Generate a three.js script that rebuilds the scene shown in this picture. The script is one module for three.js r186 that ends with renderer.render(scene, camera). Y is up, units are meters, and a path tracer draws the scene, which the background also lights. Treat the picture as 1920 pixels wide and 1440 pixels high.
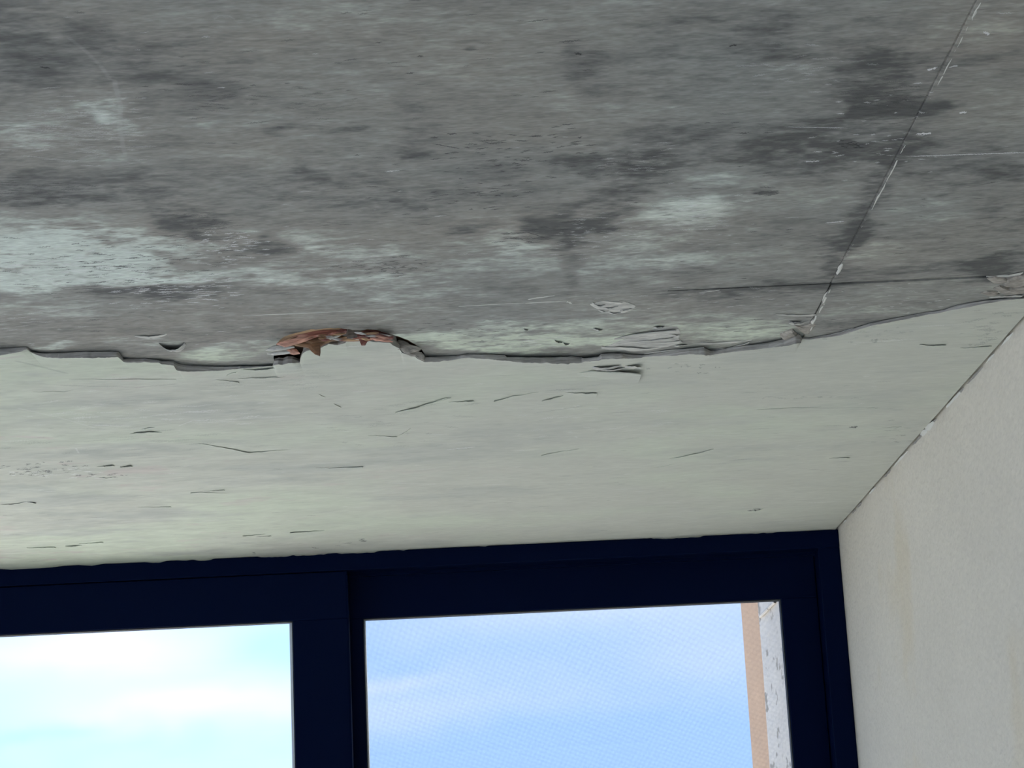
import * as THREE from 'three';
import { mergeGeometries } from 'three/addons/utils/BufferGeometryUtils.js';
import { RoundedBoxGeometry } from 'three/addons/geometries/RoundedBoxGeometry.js';

// ---------------------------------------------------------------- camera, sky, sun, exposure
const scene = new THREE.Scene();
const FOCAL = 3800;                                        // in pixels of the 1920 x 1440 photograph
const camera = new THREE.PerspectiveCamera(2 * Math.atan(720 / FOCAL) * 180 / Math.PI, 1920 / 1440, 0.05, 200);
camera.position.set(0, 1.9, 3.0203);
camera.rotation.order = 'YXZ';
camera.rotation.set(0.24301, -0.00799, -0.04827);
camera.updateMatrixWorld(true);
scene.add(camera);

const renderer = new THREE.WebGLRenderer({ antialias: true });
renderer.toneMapping = THREE.LinearToneMapping;
renderer.toneMappingExposure = 1.33;
renderer.shadowMap.enabled = true;
renderer.shadowMap.type = THREE.PCFSoftShadowMap;

const sun = new THREE.DirectionalLight(new THREE.Color().setRGB(1, 0.95, 0.84), 10.5);
sun.position.set(2.6, 9.5, -4.6);
sun.target.position.set(-0.6, 0, 0);
sun.castShadow = true;
sun.shadow.radius = 3;
sun.shadow.mapSize.set(2048, 2048);
Object.assign(sun.shadow.camera, { left: -8, right: 8, top: 8, bottom: -8, near: 0.5, far: 30 });
scene.add(sun, sun.target);

// ---------------------------------------------------------------- noise
function lcg(seed) { let s = seed >>> 0; return () => ((s = (s * 1664525 + 1013904223) >>> 0) / 4294967296); }
const TABLE = new Float32Array(65536);
{ const r = lcg(77); for (let i = 0; i < 65536; i++) TABLE[i] = r(); }
function vn(x, y) {                                        // value noise, 0..1
  const xi = Math.floor(x), yi = Math.floor(y);
  let u = x - xi, v = y - yi; u = u * u * (3 - 2 * u); v = v * v * (3 - 2 * v);
  const a = (xi & 255), b = ((xi + 1) & 255), c = (yi & 255) << 8, d = ((yi + 1) & 255) << 8;
  const p = TABLE[a + c], q = TABLE[b + c], r = TABLE[a + d], s = TABLE[b + d];
  return p + (q - p) * u + (r - p + (p - q - r + s) * u) * v;
}
function fbm(x, y, n = 4, g = 0.5) { let s = 0, w = 1, t = 0; for (let i = 0; i < n; i++) { s += vn(x, y) * w; t += w; w *= g; x = x * 2.03 + 17.3; y = y * 2.03 + 5.1; } return s / t; }
const clamp = (x, a = 0, b = 1) => Math.min(b, Math.max(a, x));
const sstep = (a, b, x) => { const t = clamp((x - a) / (b - a)); return t * t * (3 - 2 * t); };
const lerp = (a, b, t) => a + (b - a) * t;

// ---------------------------------------------------------------- sky: hazy low sky with thin streaks of cloud
function makeSky() {
  const W = 2048, H = 1024, d = new Float32Array(W * H * 4);
  for (let j = 0; j < H; j++) {
    const el = ((j + 0.5) / H - 0.5) * 180;                 // degrees
    for (let i = 0; i < W; i++) {
      const az = (i + 0.5) / W * 360;                       // 270 is straight out of the window
      const up = Math.max(0, el);
      const t = up / 90;
      let r = lerp(0.50, 0.38, t), g = lerp(0.80, 0.64, t), b = lerp(1.36, 1.20, t);
      const x = az - 90, e = up;                            // degrees from straight out of the window
      const warp = (fbm(az * 0.11 + 3, e * 0.1 + 9, 3) - 0.5) * 6;
      const streak = fbm(az * 0.13 + 40, (e + warp * 0.5 + az * 0.03) * 0.5 + 7, 4, 0.5);
      let c = 0.75 * sstep(0.34, 0.72, streak);
      // the bank of thin cloud that stands in the windows
      const lift = (fbm(az * 0.7, e * 1.1, 4) - 0.5);
      const blob = (cx, cy, rx, ry, sl) => { const u = (x - cx) / rx, v = (e - cy - sl * (x - cx) + lift * 0.8) / ry; return Math.exp(-u * u - v * v); };
      c = clamp(c * 0.3 + 0.65 * blob(-11.5, 6.8, 4.4, 1.0, 0) + 0.6 * blob(-9, 5.2, 4.6, 0.6, 0) - 0.35 * blob(-12.8, 4.75, 2.2, 0.16, 0.12)
        + 0.55 * blob(2.2, 7.6, 5.5, 0.9, 0.02) + 0.45 * blob(-3.4, 5.72, 1.6, 0.14, 0.06) + 0.30 * blob(-1.5, 5.0, 3.2, 0.7, 0.05) + 0.25 * blob(5, 6.0, 2.5, 0.8, 0) - 0.45 * blob(2.5, 3.5, 4.6, 0.9, 0.06) - 0.3 * blob(-6.5, 6.7, 1.4, 0.5, 0));
      r = lerp(r, 1.04, c * 0.85); g = lerp(g, 1.14, c * 0.85); b = lerp(b, 1.36, c * 0.85);
      const k = (j * W + i) * 4; d[k] = r; d[k + 1] = g; d[k + 2] = b; d[k + 3] = 1;
    }
  }
  const t = new THREE.DataTexture(d, W, H, THREE.RGBAFormat, THREE.FloatType);
  t.mapping = THREE.EquirectangularReflectionMapping; t.magFilter = THREE.LinearFilter; t.minFilter = THREE.LinearFilter; t.needsUpdate = true;
  return t;
}
const skyTex = makeSky();
scene.background = skyTex;
scene.environment = skyTex;

// ---------------------------------------------------------------- survey helpers
const CY = 2.4;                 // underside of the paint skin where it meets the window head
const YS = 2.4035;              // underside of the bare plywood
const XW = 0.505;               // face of the right wall
const SEAM_X = 0.299, SEAM_Z = 1.3033;
// point of the room that photograph pixel (px, py) shows, on the level y or on the upright plane z
function ray(px, py) { return new THREE.Vector3((px - 960) / FOCAL, (720 - py) / FOCAL, -1).applyEuler(camera.rotation); }
function onLevel(px, py, y = YS) { const d = ray(px, py); return d.multiplyScalar((y - camera.position.y) / d.y).add(camera.position); }
function onUpright(px, py, z) { const d = ray(px, py); return d.multiplyScalar((z - camera.position.z) / d.z).add(camera.position); }

const counts = {};
function numbered(n) { const k = counts[n] = (counts[n] ?? -1) + 1; return k ? n + '_' + String(k).padStart(3, '0') : n; }
function mesh(name, geo, mat, parent, label) {
  const m = new THREE.Mesh(geo, mat); m.name = numbered(name); m.castShadow = m.receiveShadow = true;
  if (label) m.userData.label = label;
  (parent ?? scene).add(m); return m;
}
function root(name, label, category, kind, group) {
  const g = new THREE.Group(); g.name = numbered(name); scene.add(g);
  g.userData = { label, category }; if (kind) g.userData.kind = kind; if (group) g.userData.group = group;
  return g;
}
function box(x0, x1, y0, y1, z0, z1, r = 0) {
  const g = r ? new RoundedBoxGeometry(x1 - x0, y1 - y0, z1 - z0, 2, r) : new THREE.BoxGeometry(x1 - x0, y1 - y0, z1 - z0);
  g.translate((x0 + x1) / 2, (y0 + y1) / 2, (z0 + z1) / 2); return g;
}
// planar uv in metres: (x, z) for the ceiling, (z, y) for the right wall and so on
function planar(g, a, b, [a0, a1], [b0, b1]) {
  const p = g.attributes.position, uv = new Float32Array(p.count * 2), get = { x: 'getX', y: 'getY', z: 'getZ' };
  for (let i = 0; i < p.count; i++) { uv[2 * i] = (p[get[a]](i) - a0) / (a1 - a0); uv[2 * i + 1] = (p[get[b]](i) - b0) / (b1 - b0); }
  g.setAttribute('uv', new THREE.BufferAttribute(uv, 2)); return g;
}
function gridGeo(rows) {        // rows[j][i] = Vector3
  const n = rows[0].length, pos = [], idx = [];
  for (const r of rows) for (const p of r) pos.push(p.x, p.y, p.z);
  for (let j = 0; j + 1 < rows.length; j++) for (let i = 0; i + 1 < n; i++) { const a = j * n + i, b = a + 1, c = a + n, d = c + 1; idx.push(a, c, b, b, c, d); }
  const g = new THREE.BufferGeometry(); g.setAttribute('position', new THREE.Float32BufferAttribute(pos, 3)); g.setIndex(idx); g.computeVertexNormals(); return g;
}

// ---------------------------------------------------------------- textures
function texture(W, H, fn, srgb) {
  const d = new Uint8Array(W * H * 4), o = [0, 0, 0];
  for (let j = 0; j < H; j++) for (let i = 0; i < W; i++) {
    fn((i + 0.5) / W, (j + 0.5) / H, o, i, j); const k = (j * W + i) * 4;
    d[k] = clamp(o[0], 0, 255); d[k + 1] = clamp(o[1], 0, 255); d[k + 2] = clamp(o[2], 0, 255); d[k + 3] = 255;
  }
  const t = new THREE.DataTexture(d, W, H, THREE.RGBAFormat);
  t.wrapS = t.wrapT = THREE.MirroredRepeatWrapping; t.magFilter = THREE.LinearFilter; t.minFilter = THREE.LinearMipmapLinearFilter; t.generateMipmaps = true;
  if (srgb) t.colorSpace = THREE.SRGBColorSpace;
  t.needsUpdate = true; return t;
}
// marks: short strokes (flecks, fine cracks, chips) drawn into a field in metres
function markField(W, H, [x0, x1], [z0, z1]) {
  const f = new Float32Array(W * H);
  return { f, stroke(x, z, len, wid, ang, v, ragged = 0.5, rnd = Math.random) {
    const n = Math.max(2, Math.ceil(len / (x1 - x0) * W)), ca = Math.cos(ang), sa = Math.sin(ang);
    for (let k = 0; k <= n; k++) {
      const t = k / n - 0.5, w = wid * (1 - Math.pow(Math.abs(t) * 2, 2)) * (1 - ragged * rnd());
      const cx = x + t * len * ca, cz = z + t * len * sa + (rnd() - 0.5) * wid * ragged;
      const i = Math.floor((cx - x0) / (x1 - x0) * W); if (i < 0 || i >= W) continue;
      const jc = (cz - z0) / (z1 - z0) * H, jr = w / (z1 - z0) * H * 0.5;
      for (let j = Math.floor(jc - jr - 1); j <= jc + jr + 1; j++) if (j >= 0 && j < H) {
        const a = clamp(jr + 0.6 - Math.abs(j + 0.5 - jc)); if (a <= 0) continue;
        const q = j * W + i; f[q] = lerp(f[q], v, a * 0.9);
      }
    }
  } };
}

// stains on the bare plywood, read off the photograph: [px, py, half width, half height, strength], + chalky pale bloom, - dark mould
const STAINS = [
  [60, 500, 190, 45, 1.2], [150, 455, 150, 32, 0.75], [20, 430, 120, 30, 0.55], [280, 520, 130, 26, 0.7], [230, 470, 110, 40, 0.45], [40, 540, 120, 22, 0.7], [360, 470, 60, 14, 0.55], [430, 440, 50, 18, 0.5], [420, 520, 120, 16, 0.55],
  [210, 215, 55, 40, 0.5], [150, 180, 90, 30, 0.3], [40, 230, 90, 40, 0.3], [190, 300, 80, 18, 0.42], [60, 265, 70, 16, 0.35], [110, 100, 60, 16, 0.25], [360, 225, 60, 14, 0.22],
  [560, 535, 70, 26, 0.55], [650, 480, 130, 36, 0.38], [760, 520, 130, 40, 0.40], [560, 455, 60, 24, 0.3], [950, 450, 90, 34, 0.45], [1000, 480, 110, 36, 0.35], [860, 400, 120, 20, 0.16], [620, 310, 40, 22, 0.2],
  [1280, 395, 80, 22, 0.55], [1250, 440, 120, 40, 0.35], [1180, 510, 140, 26, 0.3], [1330, 470, 90, 36, 0.2], [1140, 300, 30, 26, 0.3], [1350, 340, 90, 16, 0.25],
  [880, 632, 120, 22, 0.85], [1010, 645, 110, 16, 0.85], [800, 640, 50, 16, 0.6], [1060, 610, 120, 14, 0.45], [1160, 640, 90, 16, 0.5], [700, 585, 150, 12, 0.15], [1310, 620, 110, 26, 0.5], [1290, 580, 110, 14, 0.35], [1420, 630, 70, 16, 0.35],
  [105, 648, 34, 8, 0.9], [280, 640, 60, 10, 0.5], [400, 662, 50, 12, 0.75], [180, 575, 200, 16, 0.22], [500, 650, 60, 14, 0.4], [740, 560, 180, 10, 0.2],
  [380, 425, 60, 26, -0.9], [330, 395, 50, 18, -0.55], [480, 465, 70, 18, -0.75], [270, 552, 90, 13, -0.8], [360, 545, 90, 12, -0.5], [60, 365, 120, 22, -0.5], [230, 370, 110, 20, -0.35], [40, 320, 80, 14, -0.3], [270, 260, 60, 16, -0.35], [80, 120, 90, 26, -0.3], [230, 110, 50, 26, -0.3], [20, 60, 60, 50, -0.35],
  [600, 242, 85, 11, -0.65], [660, 300, 130, 34, -0.35], [530, 330, 110, 30, -0.3], [700, 360, 120, 26, -0.3], [600, 550, 90, 12, -0.5], [740, 495, 70, 14, -0.5], [870, 430, 50, 10, -0.5], [790, 195, 28, 24, -0.3], [900, 96, 14, 6, -0.6], [780, 270, 40, 26, -0.35],
  [1080, 435, 70, 26, -0.75], [1130, 385, 50, 24, -0.6], [1180, 310, 80, 34, -0.6], [1075, 500, 18, 44, -0.6], [1090, 305, 46, 20, -0.45], [1010, 415, 40, 10, -0.5], [1250, 270, 90, 26, -0.35], [960, 320, 90, 12, -0.3], [1080, 120, 40, 36, -0.4], [1100, 190, 46, 26, -0.35], [1200, 120, 90, 60, -0.22], [1440, 60, 160, 50, -0.28],
  [1500, 300, 110, 40, -0.5], [1640, 150, 60, 40, -0.55], [1690, 200, 90, 22, -0.8], [1620, 200, 40, 30, -0.6], [1560, 260, 120, 40, -0.4], [1680, 290, 50, 26, -0.7], [1620, 400, 30, 60, -0.7], [1580, 470, 26, 40, -0.6], [1870, 495, 60, 22, -0.9], [1900, 380, 60, 40, -0.4], [1850, 330, 90, 26, -0.35], [1360, 300, 110, 24, -0.45], [1440, 362, 26, 5, -0.6], [1600, 270, 40, 6, -0.6], [1340, 545, 130, 10, -0.45], [1310, 510, 60, 12, -0.4], [1320, 455, 40, 22, -0.45], [1530, 470, 26, 26, -0.4], [1480, 540, 90, 8, -0.4], [1700, 440, 160, 10, -0.3], [1740, 500, 120, 8, -0.3], [1540, 600, 90, 14, -0.3], [1840, 60, 60, 40, 0.18], [1850, 150, 40, 30, 0.22], [1660, 455, 70, 26, 0.25], [1800, 400, 110, 30, 0.16], [1480, 120, 90, 12, 0.14], [1520, 110, 200, 70, -0.22], [1780, 90, 140, 60, -0.2], [1760, 300, 150, 50, -0.25], [1300, 200, 140, 60, -0.15], [150, 60, 160, 40, -0.2], [330, 110, 90, 40, -0.2], [250, 330, 160, 40, -0.25], [560, 370, 200, 26, -0.22], [880, 370, 160, 22, -0.15], [1480, 250, 90, 24, -0.2], [720, 60, 260, 60, 0.12], [560, 140, 160, 60, 0.06],
];
const WOOD_X = [-0.52, 0.56], WOOD_Z = [1.06, 2.0];
function stainField(N) {       // the sum of the stains with ragged, wandering outlines, on an N x N grid
  const f = new Float32Array(N * N);
  const items = STAINS.map(([px, py, rx, ry, v]) => {
    const c = onLevel(px, py), a = onLevel(px + rx, py), b = onLevel(px, py - ry), b2 = onLevel(px, py + ry);
    return { x: c.x, z: c.z, rx: Math.abs(a.x - c.x), rz: Math.abs(b.z - b2.z) / 2, v };
  });
  for (let j = 0; j < N; j++) for (let i = 0; i < N; i++) {
    let x = lerp(WOOD_X[0], WOOD_X[1], (i + 0.5) / N), z = lerp(WOOD_Z[0], WOOD_Z[1], (j + 0.5) / N);
    const wx = (fbm(x * 22 + 3, z * 26 + 8, 4, 0.6) - 0.5), wz = (fbm(x * 20 + 60, z * 34 + 21, 4, 0.6) - 0.5);
    let s = 0;
    for (const it of items) {
      const u = (x - it.x + wx * 1.3 * it.rx + wx * 0.03) / it.rx, w = (z - it.z + wz * 1.3 * it.rz + wz * 0.03) / it.rz, q = u * u + w * w;
      if (q < 5) s += it.v * Math.exp(-q * q * 0.7);
    }
    f[j * N + i] = s;
  }
  return (u, v) => {
    const x = clamp(u * N - 0.5, 0, N - 1.001), y = clamp(v * N - 0.5, 0, N - 1.001), i = x | 0, j = y | 0, a = x - i, b = y - j, k = j * N + i;
    return lerp(lerp(f[k], f[k + 1], a), lerp(f[k + N], f[k + N + 1], a), b);
  };
}
function woodTextures() {
  const N = 2048, stain = stainField(512), rnd = lcg(5), marks = markField(N, N, WOOD_X, WOOD_Z);
  const px = (x, y) => onLevel(x, y);
  // fine dark cracks and pale flecks of the surface
  for (let k = 0; k < 900; k++) { const x = lerp(WOOD_X[0], WOOD_X[1], rnd()), z = lerp(WOOD_Z[0], WOOD_Z[1], rnd()); if (fbm(x * 7 + 5, z * 7 + 2, 2) < 0.48) continue; marks.stroke(x, z, 0.004 + 0.016 * rnd() * rnd(), 0.0012 + 0.0016 * rnd(), (rnd() - 0.5) * 0.5, -0.25 - 0.35 * rnd(), 0.6, rnd); }
  for (let k = 0; k < 420; k++) { const x = lerp(WOOD_X[0], WOOD_X[1], rnd()), z = lerp(WOOD_Z[0], WOOD_Z[1], rnd()); if (fbm(x * 6 + 25, z * 6 + 42, 2) < 0.5) continue; marks.stroke(x, z, 0.003 + 0.013 * rnd() * rnd(), 0.001 + 0.0016 * rnd(), (rnd() - 0.5) * 0.4, 0.3 + 0.5 * rnd(), 0.6, rnd); }
  const swarm = (cx, cy, rx, ry, n, v, len = 0.012) => { for (let k = 0; k < n; k++) { const p = px(cx + (rnd() + rnd() - 1) * rx, cy + (rnd() + rnd() - 1) * ry); marks.stroke(p.x, p.z, len * (0.3 + rnd()), 0.0016 + 0.0016 * rnd(), (rnd() - 0.5) * 0.7, v * (0.6 + 0.6 * rnd()), 0.6, rnd); } };
  swarm(960, 285, 180, 60, 70, -0.6, 0.009); swarm(900, 365, 130, 30, 30, -0.6, 0.009); swarm(220, 500, 240, 60, 130, -0.55); swarm(120, 500, 180, 50, 120, 0.5); swarm(330, 545, 160, 40, 110, 0.75); swarm(440, 465, 90, 40, 70, 0.75, 0.008);
  swarm(180, 240, 110, 90, 80, 0.35); swarm(1310, 400, 90, 40, 50, 0.5); swarm(1120, 450, 120, 60, 40, 0.5); swarm(1000, 440, 90, 30, 26, -0.6, 0.016); swarm(1600, 270, 30, 8, 16, -0.9, 0.006); swarm(1650, 250, 140, 120, 40, 0.7, 0.006); swarm(900, 620, 150, 30, 50, -0.4, 0.008); swarm(1000, 640, 110, 16, 50, 0.4, 0.01); swarm(1500, 130, 140, 60, 40, 0.3, 0.012); swarm(1200, 300, 90, 40, 30, 0.35, 0.01); swarm(500, 190, 200, 60, 40, -0.3, 0.014); swarm(730, 500, 110, 24, 60, -0.5, 0.008); swarm(1680, 560, 120, 40, 24, 0.6, 0.008); swarm(1290, 560, 220, 30, 40, 0.4, 0.01);
  swarm(1440, 362, 24, 4, 60, -0.55, 0.010); swarm(380, 430, 90, 40, 70, -0.35, 0.012); swarm(1180, 310, 90, 40, 60, -0.3, 0.012); swarm(1650, 190, 90, 50, 80, -0.3, 0.014); swarm(60, 360, 140, 30, 60, -0.3, 0.014); swarm(620, 500, 260, 60, 90, 0.25, 0.012); swarm(1200, 430, 200, 60, 80, 0.25, 0.012); swarm(100, 250, 160, 60, 90, 0.25, 0.016); swarm(60, 600, 140, 30, 40, 0.4, 0.012);
  // named marks
  const line = (pts, wid, v) => { for (let k = 0; k + 1 < pts.length; k++) { const a = px(...pts[k]), b = px(...pts[k + 1]), n = 3; for (let m = 0; m < n; m++) { const p = a.clone().lerp(b, (m + 0.5) / n), L = a.distanceTo(b) / n * 1.5, dx = b.x - a.x, dz = b.z - a.z; if (Math.abs(dz) > Math.abs(dx) * 3) for (let q = 0; q < 30; q++) marks.stroke(a.x + dx * (m + q / 30) / n + (rnd() - 0.5) * 0.001, a.z + dz * (m + q / 30) / n, wid * 1.6, L / 14, 0, v, 0.3, rnd); else marks.stroke(p.x, p.z, L, wid, Math.atan2(dz, dx), v, 0.5, rnd); } } };
  line([[76, 126], [92, 127]], 0.003, -0.9); line([[1078, 100], [1090, 102]], 0.004, -0.8); line([[1368, 86], [1380, 84]], 0.003, -0.9); line([[815, 270], [858, 278]], 0.0016, -0.7); line([[1715, 293], [1920, 286]], 0.0022, 0.9); line([[1480, 238], [1580, 240]], 0.0015, 0.7); line([[1550, 418], [1580, 415]], 0.003, 0.9); line([[1600, 270], [1612, 274]], 0.003, -1); line([[1700, 525], [1920, 505]], 0.0016, -0.3);
  line([[945, 440], [990, 436], [1020, 445]], 0.0016, -0.7); line([[945, 446], [985, 450], [1015, 446]], 0.0016, -0.7); line([[1740, 131], [1756, 127]], 0.004, 1); line([[1780, 126], [1795, 123]], 0.003, 0.8); line([[1845, 60], [1855, 64]], 0.004, 0.9); line([[1800, 211], [1812, 211]], 0.004, 1); line([[1720, 251], [1745, 250]], 0.004, 1); line([[1510, 303], [1535, 302]], 0.003, 0.8);
  line([[128, 70], [160, 95], [190, 125], [207, 150]], 0.0016, 0.10); line([[214, 150], [226, 200], [224, 240], [234, 290]], 0.002, 0.14); line([[402, 36], [410, 30], [430, 30], [440, 36]], 0.002, 0.15);
  const base = [131, 130, 124], dark = [72, 73, 71], pale = [188, 191, 177], mint = [188, 197, 178], chalk = [192, 201, 192];
  const color = (u, v, o, i, j) => {
    const x = lerp(WOOD_X[0], WOOD_X[1], u), z = lerp(WOOD_Z[0], WOOD_Z[1], v);
    const grain = fbm(x * 60 + 9, z * 200, 4, 0.62) - 0.5, fine = fbm(x * 190 + 4, z * 620 + 30, 2, 0.6) - 0.5, patch = fbm(x * 11 + 31, z * 15 + 77, 6, 0.6) - 0.5, speck = fbm(x * 75 + 7, z * 130 + 3, 4, 0.66) - 0.5, hue = fbm(x * 6 + 90, z * 8 + 12, 4) - 0.5;
    const st = stain(u, v), mid = fbm(x * 34 + 71, z * 60 + 13, 5, 0.66) - 0.5;
    let s = st * 0.86 + patch * 0.95 + mid * (0.55 + 0.9 * Math.min(1, Math.abs(st))) + grain * 0.35 + speck * 0.95 * (0.4 + Math.abs(st));
    const mk = marks.f[j * N + i];
    const up = sstep(-0.05, 1.0, s), dn = sstep(-0.05, 0.95, -s);
    const warm = clamp((x + 0.05) * 1.8 + hue * 2);         // bloom is bluish chalk at one end of the board and greenish at the other
    const edge = sstep(1.24, 1.16, z + hue * 0.08);
    for (let c = 0; c < 3; c++) {
      let q = base[c] + (c === 0 ? hue * 7 : c === 2 ? -hue * 5 : 0);
      const pl = lerp(lerp(chalk[c], pale[c], warm), mint[c], edge);
      q = lerp(q, pl, up); q = lerp(q, dark[c], dn * 0.95);
      q *= 1 + grain * 0.14 + fine * 0.2;
      if (mk > 0) q = lerp(q, 214, clamp(mk)); else if (mk < 0) q = lerp(q, 34, clamp(-mk));
      o[c] = q;
    }
  };
  const bump = (u, v, o, i, j) => {
    const x = lerp(WOOD_X[0], WOOD_X[1], u), z = lerp(WOOD_Z[0], WOOD_Z[1], v);
    const q = 128 + (fbm(x * 60 + 9, z * 200, 3, 0.6) - 0.5) * 90 + (fbm(x * 60 + 7, z * 170 + 3, 3, 0.62) - 0.5) * 70 + marks.f[Math.min(N - 1, j * 2) * N + Math.min(N - 1, i * 2)] * 60;
    o[0] = o[1] = o[2] = q;
  };
  return [texture(N, N, color, true), texture(1024, 1024, bump, false)];
}
const SKIN_X = [-1.0, 0.54], SKIN_Z = [-0.02, 1.34];
function skinTextures() {
  const N = 2048, rnd = lcg(19), marks = markField(N, N, SKIN_X, SKIN_Z), px = (x, y) => onLevel(x, y, CY);
  for (let k = 0; k < 520; k++) { const x = lerp(SKIN_X[0], SKIN_X[1], rnd()), z = lerp(SKIN_Z[0], SKIN_Z[1], rnd()); marks.stroke(x, z, 0.006 + 0.05 * rnd() * rnd(), 0.0016 + 0.003 * rnd(), (rnd() - 0.5) * 0.16, -0.05 - 0.16 * rnd(), 0.6, rnd); }
  for (let k = 0; k < 420; k++) { const x = lerp(SKIN_X[0], SKIN_X[1], rnd()), z = lerp(SKIN_Z[0], SKIN_Z[1], rnd()); marks.stroke(x, z, 0.006 + 0.06 * rnd() * rnd(), 0.0016 + 0.004 * rnd(), (rnd() - 0.5) * 0.16, 0.1 + 0.3 * rnd(), 0.6, rnd); }
  const swarm = (cx, cy, rx, ry, n, v, len = 0.012) => { for (let k = 0; k < n; k++) { const p = px(cx + (rnd() + rnd() - 1) * rx, cy + (rnd() + rnd() - 1) * ry); marks.stroke(p.x, p.z, len * (0.3 + rnd()), 0.003 + 0.005 * rnd(), (rnd() - 0.5) * 0.8, v * (0.6 + 0.6 * rnd()), 0.7, rnd); } };
  swarm(70, 880, 110, 18, 46, -0.6, 0.009); swarm(110, 884, 130, 16, 30, 0.5, 0.012); swarm(200, 890, 60, 8, 10, -0.5, 0.008); swarm(260, 830, 260, 40, 40, -0.12, 0.03); swarm(300, 780, 260, 40, 40, 0.35, 0.03); swarm(560, 710, 180, 30, 24, -0.1, 0.04); swarm(1100, 790, 200, 40, 30, 0.3, 0.02); swarm(1600, 620, 160, 30, 40, -0.14, 0.01); swarm(1850, 620, 50, 40, 34, -0.2, 0.012); swarm(1500, 745, 120, 4, 14, -0.2, 0.012); swarm(1680, 810, 60, 30, 14, -0.25, 0.01); swarm(1600, 800, 8, 2, 6, -0.8, 0.006);
  swarm(1415, 955, 14, 3, 8, -0.9, 0.008); swarm(680, 1012, 8, 4, 14, -0.7, 0.006); swarm(475, 1037, 5, 2, 5, -0.8, 0.005); swarm(592, 1027, 6, 2, 4, -0.7, 0.005); swarm(655, 1020, 30, 6, 8, -0.3, 0.01); swarm(700, 800, 240, 60, 30, -0.15, 0.025); swarm(1640, 640, 8, 6, 8, -0.35, 0.006); swarm(1285, 690, 80, 10, 16, -0.35, 0.005);
  const line = (pts, wid, v) => { for (let k = 0; k + 1 < pts.length; k++) { const a = px(...pts[k]), b = px(...pts[k + 1]), n = 4; for (let m = 0; m < n; m++) { const p = a.clone().lerp(b, (m + 0.5) / n), L = a.distanceTo(b) / n * 1.4; if (Math.abs(b.z - a.z) > 1.5 * Math.abs(b.x - a.x)) { for (let q = 0; q < 16; q++) { const t = (m + q / 16) / n; marks.stroke(lerp(a.x, b.x, t), lerp(a.z, b.z, t), wid, L / 8, 0, v, 0.4, rnd); } } else marks.stroke(p.x, p.z, L, wid, Math.atan2(b.z - a.z, b.x - a.x), v, 0.5, rnd); } } };
  line([[175, 796], [245, 798]], 0.0026, 0.6); line([[335, 798], [345, 794], [360, 789]], 0.0026, 0.45); line([[142, 840], [148, 850]], 0.0014, 0.4); line([[425, 786], [540, 780]], 0.003, 0.4); line([[35, 765], [110, 782], [180, 802]], 0.003, 0.2); line([[1190, 735], [1110, 737]], 0.002, 0.2); line([[1240, 815], [1400, 818]], 0.003, 0.25); line([[840, 843], [890, 838]], 0.006, 0.5); line([[125, 700], [30, 676]], 0.005, -0.12); line([[730, 906], [804, 908]], 0.004, 0.25);
  line([[115, 722], [260, 726], [330, 720]], 0.004, -0.14); line([[200, 752], [340, 748]], 0.004, -0.12); line([[1000, 775], [1090, 762]], 0.003, -0.16); line([[1420, 768], [1640, 763]], 0.003, -0.14);
  const base = [184, 186, 174], green = [188, 195, 177], grey = [168, 171, 163], pink = [182, 176, 168];
  const color = (u, v, o, i, j) => {
    const x = lerp(SKIN_X[0], SKIN_X[1], u), z = lerp(SKIN_Z[0], SKIN_Z[1], v);
    const streak = fbm(x * 26 + 9, z * 55, 5, 0.6) - 0.5, fine = fbm(x * 90 + 4, z * 260 + 30, 2, 0.6) - 0.5, smear = fbm(x * 7 + 31, z * 14 + 77, 5, 0.6) - 0.5, hue = fbm(x * 3.5 + 50, z * 5 + 12, 4, 0.55) - 0.5, blot = fbm(x * 24 + 1, z * 36 + 9, 4, 0.55) - 0.5;
    const left = sstep(0.1, -0.55, x + hue * 0.5);
    const a = sstep(-0.05, 0.25, hue + left * 0.12), b = sstep(0.02, 0.26, -smear), p = sstep(0.10, 0.28, smear * 0.6 + blot * 0.6) * left, mk = marks.f[j * N + i];
    for (let c = 0; c < 3; c++) {
      let q = lerp(base[c], green[c], a); q = lerp(q, grey[c], b * (0.4 + 0.35 * left)); q = lerp(q, pink[c], p);
      q *= 1 + streak * (0.05 + 0.09 * left) + fine * 0.06 + blot * 0.06 * (0.25 + left);
      if (mk > 0) q = lerp(q, 222, clamp(mk)); else if (mk < 0) q = lerp(q, 70, clamp(-mk));
      o[c] = q;
    }
  };
  const bump = (u, v, o, i, j) => {
    const x = lerp(SKIN_X[0], SKIN_X[1], u), z = lerp(SKIN_Z[0], SKIN_Z[1], v);
    o[0] = o[1] = o[2] = 128 + (fbm(x * 26 + 9, z * 55, 5, 0.6) - 0.5) * 90 + (fbm(x * 90 + 4, z * 200 + 30, 2, 0.6) - 0.5) * 40 + marks.f[Math.min(N - 1, j * 2) * N + Math.min(N - 1, i * 2)] * 50;
  };
  return [texture(N, N, color, true), texture(1024, 1024, bump, false)];
}
function noiseMap(W, fn, srgb) { return texture(W, W, fn, srgb); }

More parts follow.
